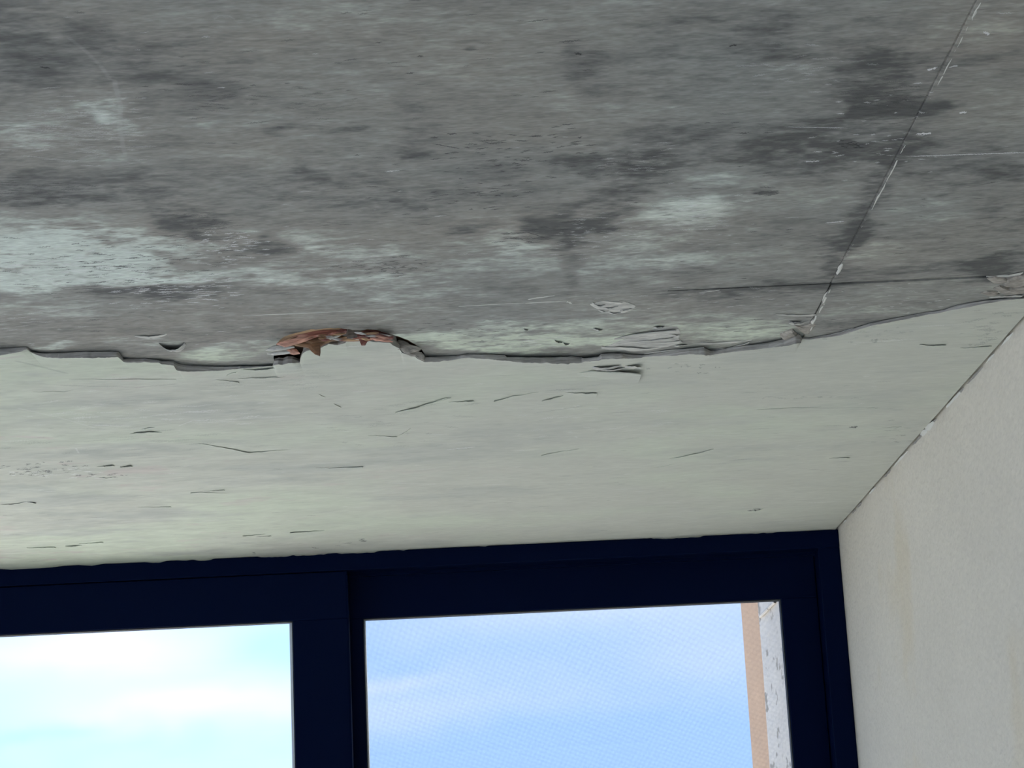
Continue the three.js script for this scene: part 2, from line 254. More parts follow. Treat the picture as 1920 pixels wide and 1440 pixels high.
const [woodMap, woodBump] = woodTextures();
const [skinMap, skinBump] = skinTextures();
const WALL_Z = [-0.1, 1.5], WALL_Y = [1.5, 2.5];
const wallMap = noiseMap(1024, (u, v, o) => {
  const n = fbm(u * 7 + 3, v * 6, 4) - 0.5, f = fbm(u * 220, v * 220, 3, 0.6) - 0.5, st = sstep(0.10, 0.26, fbm(u * 9 + 40, v * 5 + 2, 4) - 0.5);
  const k = 1 + n * 0.05 + f * 0.06;
  o[0] = lerp(198, 196, st) * k; o[1] = lerp(193, 188, st) * k; o[2] = lerp(180, 169, st) * k;
}, true);
const wallBump = noiseMap(1024, (u, v, o) => { o[0] = o[1] = o[2] = 128 + (fbm(u * 200, v * 200, 3, 0.6) - 0.5) * 150 + (fbm(u * 20, v * 14, 3) - 0.5) * 60; }, false);

const M = {};
const std = (o) => new THREE.MeshStandardMaterial({ roughness: 0.9, metalness: 0, ...o });
M.wood = std({ map: woodMap, bumpMap: woodBump, bumpScale: 0.0012, roughness: 0.86 });
M.skin = std({ map: skinMap, bumpMap: skinBump, bumpScale: 0.0012, roughness: 0.9 });
M.wall = std({ map: wallMap, bumpMap: wallBump, bumpScale: 0.0016, roughness: 0.95 });
M.plain = std({ color: '#c4c4c0', roughness: 0.95 });
M.floor = std({ color: '#b9b9b6', roughness: 0.8 });
M.terrace = std({ color: '#c6c6c3', roughness: 0.9 });
M.slab = std({ color: '#8d8b86', roughness: 0.95 });
const torn = noiseMap(512, (u, v, o) => { const f = fbm(u * 60, v * 120, 3, 0.6) - 0.5, g = fbm(u * 24, v * 6 + 3, 3) - 0.5; const k = 1 + f * 0.5 + g * 0.25; o[0] = 157 * k; o[1] = 154 * k; o[2] = 148 * k; }, true);
M.torn = std({ map: torn, roughness: 0.95 });
const flakeMap = noiseMap(512, (u, v, o) => { const f = fbm(u * 40, v * 200, 3, 0.65) - 0.5, g = fbm(u * 12 + 9, v * 18, 3) - 0.5; const k = 1 + f * 0.5 + g * 0.2; o[0] = 176 * k; o[1] = 175 * k; o[2] = 168 * k; }, true);
M.flake = std({ map: flakeMap, roughness: 0.92 });
const redMap = noiseMap(512, (u, v, o) => { const f = fbm(u * 14, v * 120, 3, 0.6) - 0.5, g = fbm(u * 8 + 3, v * 10, 3) - 0.5, t = sstep(-0.1, 0.2, g); const k = 1 + f * 0.5; o[0] = lerp(140, 184, t) * k; o[1] = lerp(88, 138, t) * k; o[2] = lerp(72, 118, t) * k; }, true);
M.red = std({ map: redMap, roughness: 0.85 });
const brownMap = noiseMap(512, (u, v, o) => { const f = fbm(u * 30, v * 90, 3, 0.6) - 0.5, g = fbm(u * 9 + 3, v * 10, 3) - 0.5, t = sstep(-0.12, 0.16, g); const k = 1 + f * 0.7; o[0] = lerp(104, 166, t) * k; o[1] = lerp(76, 136, t) * k; o[2] = lerp(52, 104, t) * k; }, true);
M.brown = std({ map: brownMap, roughness: 0.9 });
M.crumb = std({ map: torn, color: '#f2eee8', roughness: 0.95 });
M.darkRed = std({ color: '#6e4238', roughness: 0.85 });
M.filler = std({ color: '#c2c2ba', roughness: 0.95 });
M.frame = new THREE.MeshPhysicalMaterial({ color: new THREE.Color().setRGB(0.0010, 0.0042, 0.021), roughness: 0.5, specularIntensity: 0.05 });
M.gasket = std({ color: '#0c100e', roughness: 0.8 });
M.spacer = std({ color: '#c9ced0', roughness: 0.5, metalness: 0.2 });
M.glass = new THREE.MeshPhysicalMaterial({ color: '#ffffff', transmission: 1, thickness: 0, roughness: 0, ior: 1.5, specularIntensity: 0.4 });
M.wire = std({ color: '#3a3d42', roughness: 0.7 });

// ---------------------------------------------------------------- the room
const S = (name, label) => root(name, label, 'building', 'structure');
const floor = mesh('floor', box(-2.7, XW + 0.15, -0.15, 0, -0.09, 4.75), M.floor); floor.userData = { kind: 'structure', label: 'pale tiled room floor below the ceiling', category: 'floor' };
{
  const w = mesh('wall_right', planar(box(XW, XW + 0.15, 0, 2.44, -0.088, 4.75), 'z', 'y', WALL_Z, WALL_Y), M.wall);
  w.userData = { kind: 'structure', label: 'cream plastered wall to the right of the dark window frame', category: 'wall' };
  const l = mesh('wall_left', mergeGeometries([box(-2.7, -2.55, 0, 2.44, -0.088, 0.9), box(-2.7, -2.55, 0, 2.44, 4.5, 4.75), box(-2.7, -2.55, 2.3, 2.44, 0.9, 4.5)]), M.plain); l.userData = { kind: 'structure', label: 'plain plastered wall opposite the cream wall, with a wide glazed opening', category: 'wall' };
  const b = mesh('wall_back', mergeGeometries([box(-2.55, -2.2, 0, 2.44, 4.6, 4.75), box(0.2, XW, 0, 2.44, 4.6, 4.75), box(-2.2, 0.2, 2.3, 2.44, 4.6, 4.75)]), M.plain); b.userData = { kind: 'structure', label: 'plain plastered wall facing the dark window, with a wide glazed opening', category: 'wall' };
}
const terrace = mesh('floor_terrace', mergeGeometries([box(-12, 9, -0.35, -0.16, -12, 14)]), M.terrace); terrace.userData = { kind: 'structure', label: 'sunlit pale terrace slab around the room', category: 'terrace' };

// ---------------------------------------------------------------- the ceiling
const ceiling = S('ceiling', 'mouldy grey plywood ceiling with a torn pale paint skin towards the window'); ceiling.userData.category = 'ceiling';
mesh('roof_slab', box(-2.7, XW + 0.15, 2.44, 2.62, -0.088, 4.75), M.slab, ceiling);
mesh('roof_edge', box(-2.7, XW + 0.15, 2.4005, 2.44, -0.088, -0.004), M.slab, ceiling);
const boardUV = (g) => planar(g, 'x', 'z', WOOD_X, WOOD_Z);
const TH = 0.009;
mesh('plywood_board', boardUV(box(-2.5, SEAM_X - 0.0006, YS, YS + TH, SEAM_Z + 0.0014, 4.6, 0.0006)), M.wood, ceiling, 'large grey mould-stained plywood board');
mesh('plywood_board', boardUV(box(SEAM_X + 0.0006, XW - 0.0012, YS, YS + TH, SEAM_Z + 0.0014, 4.6, 0.0006)), M.wood, ceiling, 'grey plywood board beside the cream wall');

// torn edge of the paint skin: [px, upper outline, lower outline, gap behind the lip in mm]
const EDGE = [
  [-140, 650, 662, 0], [-60, 654, 668, 0], [0, 652, 667, 0], [20, 651, 664, 0], [40, 650, 659, 0], [51, 650, 655, 0], [54, 656, 661, 1.6], [70, 658, 667, 1.4], [85, 660, 671, 0.6], [110, 659, 672, 0.6], [150, 658, 672, 0.5], [190, 657, 672, 0.4], [221, 658, 670, 0],
  [223, 669, 679, 1.6], [230, 669, 680, 1.6], [240, 671, 680, 0.2], [270, 671, 680, 0], [298, 672, 681, 1.2], [303, 673, 684, 1.2], [318, 674, 685, 0.6], [326, 676, 687, 0], [331, 680, 696, 0], [345, 683, 698, 0], [390, 684, 697, 0.6], [420, 685, 695, 0.5], [450, 684, 692, 1], [480, 683, 690, 1.8], [511, 682, 687, 1.9], [514, 674, 686, 0.3], [522, 672, 684, 0.2], [530, 673, 685, 0.4], [538, 670, 683, 0], [548, 670, 682, 0], [562, 675, 680, 0],
  [563.5, 668, 671, 0], [567, 659, 662, 0], [576, 653, 657, 0], [590, 650, 654, 0], [601, 648, 652, 0], [616, 641, 645, 0], [633, 641, 647, 0], [647, 635, 643, 0], [653, 631, 636, 0], [670, 630, 634, 0], [686, 634, 638, 0], [700, 635, 642, 0], [720, 634, 643, 0], [731, 633, 643, 0], [736, 638, 648, 0], [748, 644, 654, 0], [753, 650, 663, 0], [772, 654, 666, 0], [783, 660, 674, 0], [795, 665, 679, 1.2], [803, 666, 680, 1.2], [823, 666, 680, 0.7], [845, 666, 676, 0.3], [863, 665, 673, 0], [880, 663, 672, 0], [907, 662, 674, 0.3], [946, 664, 678, 0.5],
  [950, 665, 679, 1.9], [980, 665, 681, 2.0], [1020, 665, 683, 2.0], [1064, 665, 684, 1.5], [1070, 666, 683, 0], [1090, 668, 682, 0.4], [1094, 666, 680, 2.2], [1122, 663, 677, 2.2], [1127, 660, 676, 1.2], [1167, 659, 674, 1.5], [1172, 662, 674, 0], [1202, 664, 672, 0.2], [1206, 664, 670, 0.6], [1250, 657, 668, 0.7], [1290, 651, 667, 0.8], [1322, 649, 667, 1.0], [1331, 654, 667, 0.8], [1340, 655, 665, 0.2], [1387, 647, 660, 0.3], [1440, 640, 654, 0.7], [1470, 633, 650, 0.6], [1490, 625, 647, 0.2], [1500, 626, 645, 0],
  [1503, 632, 637, 0], [1519, 632, 636, 0], [1530, 630, 636, 0.3], [1575, 622, 630, 0.6], [1631, 604, 612, 0.4], [1687, 593, 601, 0.3], [1740, 584, 591, 0], [1770, 579, 585, 0.5], [1800, 569, 579, 0], [1845, 561, 570, 0.6], [1880, 557, 564, 1.4], [1918, 555, 561, 1.6], [1960, 552, 558, 1],
];
const HOLE = [[512, 672], [519, 644], [526, 636], [535, 630], [557, 623], [583, 618], [610, 616], [633, 615], [649, 617], [670, 620], [690, 617], [718, 621], [738, 628], [764, 637], [778, 646], [790, 654], [798, 667]];
const edgeW = EDGE.map(([px, u, l, g]) => { const p = onLevel(px, u, YS); return { x: p.x, z: p.z, t: Math.max(0.0022, (l - u) * 0.00049), g: g / 1000 }; });
for (let i = 1; i < edgeW.length; i++) edgeW[i].x = Math.max(edgeW[i].x, edgeW[i - 1].x + 0.0006);
const holeW = HOLE.map(([px, u]) => onLevel(px, u, YS));
for (let i = 1; i < holeW.length; i++) holeW[i].x = Math.max(holeW[i].x, holeW[i - 1].x + 0.0006);
function along(list, x, key) {
  if (x <= list[0].x) return list[0][key]; const n = list.length; if (x >= list[n - 1].x) return list[n - 1][key];
  let i = 0; while (list[i + 1].x < x) i++;
  return lerp(list[i][key], list[i + 1][key], (x - list[i].x) / (list[i + 1].x - list[i].x));
}
const edgeZ = (x) => along(edgeW, x, 'z');
// columns: fine where the photograph sees the edge
const cols = [];
{
  for (let x = -2.5; x < -0.53; x += 0.02) cols.push(x);
  for (let x = -0.53; x < XW - 0.004; x += 0.0014) cols.push(x);
  for (const e of edgeW) cols.push(e.x);
  cols.sort((a, b) => a - b);
  for (let i = cols.length - 1; i > 0; i--) if (cols[i] - cols[i - 1] < 0.0002 || cols[i] > XW - 0.002) cols.splice(i, 1);
}
const deepHole = (x) => x > onLevel(568, 655).x && x < onLevel(745, 645).x;
const inHole = (x) => x > holeW[0].x && x < holeW[holeW.length - 1].x;
// far boards: they run on under the skin, but are broken away at the hole
function farBoard(x0, x1, drop = 0) {
  const low = YS - drop;
  const cs = [x0, ...cols.filter((x) => x > x0 + 0.0004 && x < x1 - 0.0004), x1];
  const zs = cs.map((x) => Math.min(SEAM_Z - 0.004, inHole(x) ? along(holeW, x, 'z') + (fbm(x * 240, 3, 3) - 0.5) * 0.004 : edgeZ(x) - 0.06));
  const row = (k, y) => cs.map((x, i) => new THREE.Vector3(x, y, lerp(SEAM_Z - 0.0014, zs[i], k)));
  return boardUV(mergeGeometries([gridGeo([row(0, YS + TH), row(0, low)]), gridGeo([0, 0.2, 0.4, 0.6, 0.8, 1].map((k) => row(k, lerp(low, YS, k)))), gridGeo([row(1, YS), row(1, YS + TH)]), gridGeo([row(1, YS + TH), row(0, YS + TH)])]));
}
mesh('plywood_board', farBoard(-2.5, SEAM_X - 0.0006), M.wood, ceiling, 'grey plywood strip with greenish bloom along the torn paint edge');
mesh('plywood_board', farBoard(SEAM_X + 0.0006, XW - 0.0012, 0.0009), M.wood, ceiling, 'grey plywood strip between the seam and the cream wall');
mesh('inner_ply', box(-2.5, XW, YS + TH + 0.002, YS + TH + 0.012, 0.004, 1.33), M.brown, ceiling, 'brown inner layer seen in the hole');

// the paint skin with its torn lip
const zN = (x, k) => (fbm(x * 160 + k * 9, 2.5 + k, 4, 0.6) - 0.5);
const lipZ = cols.map((x) => edgeZ(x) + zN(x, 0) * 0.004);
const lipT = cols.map((x) => { const n = along(edgeW, x, 't'); return n * (1 + zN(x, 3) * 0.3); });
const lipG = cols.map((x) => Math.min(along(edgeW, x, 'g') * (0.8 + 0.5 * fbm(x * 90, 8, 2)), 0.004));
const wallGap = (z) => 0.0004 + 0.0034 * Math.pow(fbm(z * 26 + 4, 7.7, 4, 0.6), 2.2);
{
  const V = (x, y, z) => new THREE.Vector3(x, y, z);
  const rows = [], fr = [0, 0.004, 0.010, 0.018, 0.03, 0.045, 0.065, 0.09, 0.12, 0.16, 0.2, 0.25, 0.3, 0.36, 0.42, 0.48, 0.54, 0.6, 0.66, 0.72, 0.78, 0.84, 0.89, 0.93, 0.96, 0.98, 0.992, 1];
  for (const f of fr) rows.push(cols.map((x, i) => {
    const z = lerp(lipZ[i], 0.0012, f), s = (lipZ[i] - z);
    let y = lerp(YS - lipT[i], CY, 1 - Math.exp(-s / 0.016));
    y += (fbm(x * 5 + 3, z * 7 + 1, 3) - 0.5) * 0.003 * sstep(0, 0.1, s) * sstep(0.0, 0.12, z);
    if (f === 1) y -= 0.0008 * fbm(x * 40, 3, 3) + 0.0022 * sstep(0.52, 0.8, fbm(x * 26 + 6, 30, 4, 0.6));
    const lim = XW - wallGap(z);
    return V(Math.min(x, lim), y, z);
  }));
  const last = rows[rows.length - 1];
  rows.push(last.map((p) => V(p.x, YS, p.z)));
  const g = gridGeo(rows);
  // right edge of the skin, beside the wall
  const side = rows.slice(0, fr.length).map((r) => r[r.length - 1]);
  const sg = gridGeo([side, side.map((p) => V(p.x, YS + 0.004, p.z))]);
  mesh('paint_skin', planar(mergeGeometries([g, sg]), 'x', 'z', SKIN_X, SKIN_Z), M.skin, ceiling, 'pale grey paint skin with a torn edge');
  // the lip: broken thickness of the skin, facing the room
  const k = (i) => lipT[i] - lipG[i];
  const lip = [
    cols.map((x, i) => V(x, YS + (deepHole(x) ? TH : inHole(x) ? 0.002 : -0.0001), lipZ[i] - (inHole(x) ? 0.004 : 0.04))),
    cols.map((x, i) => V(x, YS - lipG[i] + (deepHole(x) ? 0.004 : 0), lipZ[i] - 0.0016 - (inHole(x) ? 0.002 : 0))),
    cols.map((x, i) => V(x, YS - lipG[i] - 0.12 * k(i), lipZ[i] - 0.0004 + zN(x, 5) * 0.0016)),
    cols.map((x, i) => V(x, YS - lipG[i] - 0.36 * k(i), lipZ[i] + zN(x, 6) * 0.003)),
    cols.map((x, i) => V(x, YS - lipG[i] - 0.64 * k(i), lipZ[i] + zN(x, 7) * 0.003)),
    cols.map((x, i) => V(x, YS - lipG[i] - 0.88 * k(i), lipZ[i] + 0.0004 + zN(x, 8) * 0.002)),
    cols.map((x, i) => V(x, YS - lipT[i], lipZ[i])),
  ];
  const lg = gridGeo(lip);
  mesh('torn_edge', planar(lg, 'x', 'y', [-0.5, 0.5], [2.3, 2.45]), M.torn, ceiling, 'ragged grey broken edge of the paint skin');
}

// lifted flakes: a thin leaf held at its back edge, its front edge hanging a little below the surface
function flake(parent, front, depth, gap, { level = CY, mat = M.skin, thick = 0.0006, taper = 1, skew = 0, name = 'paint_flake', uv = 'skin', label } = {}) {
  const pts = front.map(([px, py]) => onLevel(px, py, level - gap * 0.6)), n = 14, F = [], B = [];
  const len = []; let L = 0; for (let i = 0; i < pts.length; i++) { if (i) L += pts[i].distanceTo(pts[i - 1]); len.push(L); }
  const seed = pts[0].x * 50 + pts[0].z * 31;
  for (let k = 0; k <= n; k++) {
    const s = k / n * L; let i = 0; while (i + 2 < pts.length && len[i + 1] < s) i++;
    const p = pts[i].clone().lerp(pts[i + 1], clamp((s - len[i]) / (len[i + 1] - len[i])));
    const t = k / n, sh = taper === 1 ? Math.pow(Math.sin(Math.PI * clamp(t, 0.02, 0.98)), 0.6) : taper === 2 ? Math.pow(t, 0.7) : taper === 3 ? Math.pow(1 - t, 0.7) : 1;
    const nz = (fbm(seed + t * 12, 4, 4, 0.65) - 0.5);
    F.push(new THREE.Vector3(p.x, level - gap * sh - 0.0001, p.z + nz * 0.006));
    B.push(new THREE.Vector3(p.x + skew * depth, level + 0.0002, p.z - depth * (0.25 + 0.75 * sh) * (0.85 + nz * 0.5)));
  }
  const rows = [];
  for (const [q, dy] of [[0, 0], [0.3, 0.12], [0.65, 0.1], [1, 0]]) rows.push(F.map((f, i) => { const v = f.clone().lerp(B[i], q); v.y -= dy * gap * 0.6; return v; }));
  const under = rows, over = rows.map((r) => r.map((v) => v.clone().setY(v.y + thick)));
  const g = mergeGeometries([gridGeo(under), gridGeo([over[0], under[0]]), gridGeo([...over].reverse()), gridGeo([under.map((r) => r[0]), over.map((r) => r[0])]), gridGeo([over.map((r) => r[n]), under.map((r) => r[n])])]);
  if (uv === 'skin') planar(g, 'x', 'z', SKIN_X, SKIN_Z); else if (uv === 'wood') boardUV(g); else planar(g, 'x', 'z', [-0.5, 0.5], [1, 2]);
  return mesh(name, g, mat, parent, label);
}
// on the pale skin
const SKIN_FLAKES = [
  [[[741, 775], [775, 766], [815, 753], [846, 748]], 0.016, 0.0026, 1], [[[815, 751], [830, 748], [846, 746]], 0.010, 0.0016, 1], [[[840, 755], [862, 754], [888, 752]], 0.012, 0.0022, 2], [[[926, 753], [960, 744], [1010, 736]], 0.014, 0.0018, 3], [[[1016, 753], [1036, 747], [1056, 743]], 0.012, 0.0024, 1], [[[1060, 738], [1095, 738], [1119, 737]], 0.030, 0.0030, 2],
  [[[690, 817], [715, 818], [744, 819]], 0.012, 0.0018, 2], [[[744, 819], [757, 812], [770, 803]], 0.008, 0.0010, 1], [[[592, 879], [630, 878], [680, 875]], 0.018, 0.0022, 2], [[[370, 832], [420, 840], [468, 849]], 0.016, 0.0024, 2], [[[466, 849], [510, 846], [550, 843]], 0.016, 0.0022, 3], [[[357, 924], [375, 923], [435, 926]], 0.014, 0.0020, 3], [[[385, 922], [405, 920], [420, 919]], 0.010, 0.0022, 2], [[[255, 951], [290, 951], [320, 950]], 0.014, 0.0018, 2],
  [[[1015, 854], [1045, 848], [1085, 843]], 0.014, 0.0016, 3], [[[1212, 880], [1240, 875], [1270, 869]], 0.016, 0.0012, 1], [[[1255, 861], [1290, 854], [1338, 843]], 0.016, 0.0020, 1], [[[840, 843], [865, 842], [895, 839]], 0.012, 0.0008, 1], [[[50, 1028], [75, 1027], [102, 1026]], 0.014, 0.0016, 2], [[[122, 1025], [138, 1024], [152, 1023]], 0.012, 0.0020, 1], [[[148, 1020], [170, 1019], [192, 1017]], 0.012, 0.0016, 2], [[[455, 1005], [475, 1004], [498, 1002]], 0.014, 0.0022, 3], [[[480, 1007], [495, 1006], [508, 1005]], 0.010, 0.0018, 2], [[[543, 999], [570, 998], [608, 996]], 0.014, 0.0024, 3],
  [[[242, 815], [262, 811], [280, 810], [303, 812]], 0.020, 0.0034, 1], [[[264, 806], [275, 803], [292, 801]], 0.012, 0.0020, 1], [[[595, 738], [604, 742], [612, 745]], 0.008, 0.0018, 1], [[[625, 757], [632, 760], [640, 764]], 0.008, 0.0016, 1], [[[0, 947], [25, 945], [50, 941]], 0.014, 0.0018, 1], [[[48, 942], [56, 942], [66, 943]], 0.010, 0.0030, 2], [[[180, 877], [195, 875], [212, 873]], 0.010, 0.0026, 2], [[[225, 878], [235, 876], [246, 874]], 0.010, 0.0026, 2], [[[180, 895], [200, 896], [220, 893]], 0.010, 0.0020, 1],
  [[[130, 712], [220, 711], [330, 712]], 0.018, 0.0012, 1], [[[400, 713], [425, 714], [447, 716]], 0.014, 0.0020, 2], [[[424, 706], [430, 700], [446, 697]], 0.010, 0.0018, 1], [[[450, 694], [490, 693], [520, 691]], 0.010, 0.0022, 1], [[[446, 711], [470, 709], [536, 707]], 0.026, 0.0016, 1], [[[60, 735], [120, 734], [140, 732]], 0.014, 0.0010, 1], [[[1410, 957], [1420, 956], [1432, 954]], 0.012, 0.0026, 1], [[[1412, 953], [1445, 951], [1480, 949]], 0.014, 0.0014, 3], [[[1725, 647], [1745, 649], [1774, 647]], 0.014, 0.0018, 2], [[[1800, 654], [1830, 652], [1860, 649]], 0.014, 0.0020, 2], [[[1555, 860], [1575, 859], [1594, 858]], 0.014, 0.0012, 2], [[[1640, 802], [1665, 801], [1690, 800]], 0.014, 0.0012, 2], [[[1420, 768], [1480, 765], [1540, 763]], 0.016, 0.0008, 1], [[[1620, 765], [1635, 764], [1650, 765]], 0.010, 0.0010, 1],
];
for (const [f, d, g, t] of SKIN_FLAKES) flake(ceiling, f, d, g * 0.62, { taper: t });
// the square leaf hanging from the lip and its layered front
flake(ceiling, [[1083, 703], [1115, 699], [1160, 698], [1202, 699]], 0.075, 0.0046, { taper: 2, thick: 0.0010 });
flake(ceiling, [[1110, 690], [1135, 688], [1165, 686]], 0.03, 0.0030, { taper: 1, mat: M.flake, uv: 'flake' });
flake(ceiling, [[1172, 690], [1188, 687], [1202, 686]], 0.03, 0.0040, { taper: 2, mat: M.flake, uv: 'flake' });
flake(ceiling, [[1120, 693], [1150, 692], [1172, 691]], 0.02, 0.0030, { taper: 1, mat: M.flake, uv: 'flake' });
// splintered leaves on the plywood
const WOOD_FLAKES = [
  [[[1152, 638], [1180, 630], [1225, 622], [1268, 617]], 0.030, 0.0042, 2], [[[1150, 645], [1200, 640], [1262, 633]], 0.022, 0.0034, 2], [[[1128, 652], [1165, 650], [1215, 653], [1240, 652]], 0.024, 0.0034, 1], [[[1160, 648], [1200, 645], [1275, 639]], 0.018, 0.0026, 2], [[[1228, 637], [1245, 634], [1262, 635]], 0.012, 0.0030, 1], [[[1225, 615], [1236, 612], [1246, 614]], 0.012, 0.0034, 1], [[[1240, 630], [1258, 627], [1274, 628]], 0.018, 0.0030, 2], [[[1208, 665], [1250, 658], [1320, 650]], 0.03, 0.0032, 2], [[[1265, 650], [1278, 646], [1290, 648]], 0.012, 0.0026, 1],
  [[[1113, 572], [1125, 573], [1138, 570]], 0.014, 0.0028, 1], [[[1128, 578], [1145, 577], [1162, 573]], 0.014, 0.0030, 1], [[[1140, 586], [1152, 587], [1166, 586]], 0.012, 0.0030, 1], [[[1122, 582], [1135, 583], [1146, 581]], 0.012, 0.0022, 1], [[[1160, 583], [1174, 580], [1190, 578]], 0.014, 0.0026, 1], [[[1130, 566], [1150, 565], [1175, 568]], 0.016, 0.0018, 1], [[[1110, 568], [1118, 570], [1128, 569]], 0.010, 0.0016, 1],
  [[[298, 648], [312, 653], [330, 653], [346, 647]], 0.030, 0.0064, 1], [[[252, 631], [285, 630], [312, 627]], 0.016, 0.0018, 1], [[[1112, 617], [1122, 618], [1130, 620]], 0.010, 0.0026, 1], [[[1040, 640], [1048, 642], [1056, 643]], 0.009, 0.0030, 1], [[[1056, 645], [1062, 646], [1068, 646]], 0.008, 0.0028, 1], [[[982, 619], [986, 619], [990, 620]], 0.008, 0.0024, 1], [[[1480, 606], [1500, 606], [1515, 603]], 0.014, 0.0016, 1], [[[1455, 589], [1495, 590], [1535, 590]], 0.012, 0.0012, 1], [[[1480, 604], [1492, 603], [1505, 604]], 0.010, 0.0026, 1], [[[1334, 658], [1370, 652], [1405, 641]], 0.018, 0.0020, 2], [[[1400, 656], [1440, 648], [1490, 641]], 0.02, 0.0034, 1], [[[1300, 644], [1360, 641], [1410, 638]], 0.014, 0.0012, 1],
  [[[1575, 544], [1582, 545], [1586, 543]], 0.010, 0.0018, 1], [[[1850, 560], [1880, 556], [1918, 553]], 0.02, 0.0030, 2], [[[1850, 520], [1880, 519], [1918, 510]], 0.020, 0.0022, 2], [[[1842, 549], [1865, 546], [1890, 545]], 0.016, 0.0018, 1], [[[1640, 606], [1680, 597], [1720, 590]], 0.014, 0.0018, 1], [[[1530, 632], [1560, 626], [1600, 616]], 0.014, 0.0020, 1],
];
for (const [f, d, g, t] of WOOD_FLAKES) flake(ceiling, f, d, g * 0.7, { taper: t, level: YS, mat: M.flake, uv: 'flake', name: 'wood_flake' });

// plates cut to an outline: splinters in the hole, lumps of filler at the seams
function plate(name, outline, z, depth, mat, { lean = 0, label, level } = {}) {
  const pts = outline.map(([px, py]) => level ? onLevel(px, py, level) : onUpright(px, py, z)), n = pts.length;
  const c = pts.reduce((a, p) => a.add(p), new THREE.Vector3()).multiplyScalar(1 / n), pos = [], idx = [];
  const ring = (k, s, dz) => pts.forEach((p, i) => { const q = p.clone().lerp(c, s), j = (TABLE[(i * 37 + k * 91 + Math.floor(c.x * 4000 + 9000)) & 65535] - 0.5); if (level) { q.y -= dz + j * depth * 0.2; } else { q.z += dz + j * depth * 0.35 + lean * (q.y - c.y); q.y += j * 0.0006; } pos.push(q.x, q.y, q.z); });
  ring(0, 0, level ? -0.0005 : -depth); ring(1, 0, level ? depth * 0.4 : -depth * 0.2); ring(2, 0.22, level ? depth : depth * 0.25); ring(3, 0.6, level ? depth * 1.1 : depth * 0.35);
  pos.push(c.x, level ? c.y - depth * 1.1 : c.y, level ? c.z : c.z + depth * 0.4);
  for (let k = 0; k < 3; k++) for (let i = 0; i < n; i++) { const a = k * n + i, b = k * n + (i + 1) % n; idx.push(a, b, a + n, b, b + n, a + n); }
  for (let i = 0; i < n; i++) idx.push(3 * n + i, 3 * n + (i + 1) % n, 4 * n);
  const g = new THREE.BufferGeometry(); g.setAttribute('position', new THREE.Float32BufferAttribute(pos, 3)); g.setIndex(idx);
  const f = g.toNonIndexed(); f.computeVertexNormals();
  planar(f, 'x', level ? 'z' : 'y', [-0.3, 0.0], level ? [1.1, 1.4] : [2.3, 2.5]);
  return mesh(name, f, mat, ceiling, label);
}
plate('wood_splinter', [[518, 643], [530, 637], [556, 628], [583, 621], [612, 617], [640, 617], [649, 619], [648, 622], [636, 625], [612, 627], [594, 629], [572, 636], [556, 643], [545, 646], [533, 648]], 1.222, 0.006, M.red, { label: 'long salmon red torn veneer' });
plate('wood_splinter', [[640, 616], [650, 616], [650, 620], [640, 624], [626, 624]], 1.226, 0.004, M.darkRed);
plate('wood_splinter', [[552, 645], [566, 637], [584, 632], [602, 629], [620, 628], [640, 627], [650, 632], [642, 636], [620, 638], [610, 643], [600, 648], [600, 658], [599, 665], [590, 663], [582, 656], [578, 650], [566, 648]], 1.205, 0.005, M.brown, { label: 'brown fibrous splinter with a hanging tip' });
plate('wood_splinter', [[572, 640], [590, 634], [612, 632], [628, 631], [622, 636], [600, 641], [584, 644]], 1.21, 0.004, M.brown);
plate('wood_splinter', [[604, 633], [622, 627], [640, 626], [634, 630], [616, 635]], 1.214, 0.004, M.flake, { label: 'pale grey curl of wood' });
plate('wood_splinter', [[612, 640], [632, 637], [648, 640], [651, 645], [640, 648], [624, 646], [614, 645]], 1.17, 0.004, M.torn);
plate('wood_splinter', [[668, 624], [686, 619], [706, 619], [724, 624], [738, 629], [735, 633], [718, 635], [700, 633], [688, 637], [684, 645], [677, 646], [674, 638], [670, 630]], 1.212, 0.005, M.darkRed, { label: 'dark red splinter with a short hanging tip' });
plate('wood_splinter', [[686, 632], [704, 628], [728, 627], [737, 631], [722, 636], [704, 637]], 1.208, 0.004, M.red);
plate('wood_splinter', [[690, 640], [706, 636], [728, 638], [734, 643], [716, 645], [700, 644]], 1.18, 0.004, M.torn);
plate('wood_splinter', [[535, 656], [545, 652], [556, 655], [562, 661], [550, 663], [540, 661]], 1.19, 0.004, M.red);
plate('wood_splinter', [[497, 655], [512, 648], [540, 646], [552, 650], [536, 655], [514, 657]], 1.2, 0.003, M.flake, { label: 'pale lifted veneer left of the hole' });
plate('wood_splinter', [[500, 662], [520, 657], [545, 655], [556, 660], [534, 663], [514, 665]], 1.19, 0.003, M.flake);
plate('wood_splinter', [[734, 646], [741, 641], [748, 637], [757, 638], [764, 641], [768, 646], [776, 648], [784, 649], [790, 653], [784, 658], [776, 658], [768, 662], [758, 660], [752, 655], [746, 655]], 1.165, 0.003, M.crumb, { label: 'grey crumbled lip right of the hole' });
plate('wood_splinter', [[752, 662], [760, 658], [770, 657], [780, 660], [790, 660], [796, 667], [796, 675], [788, 674], [780, 668], [770, 667], [762, 664]], 1.15, 0.003, M.crumb);

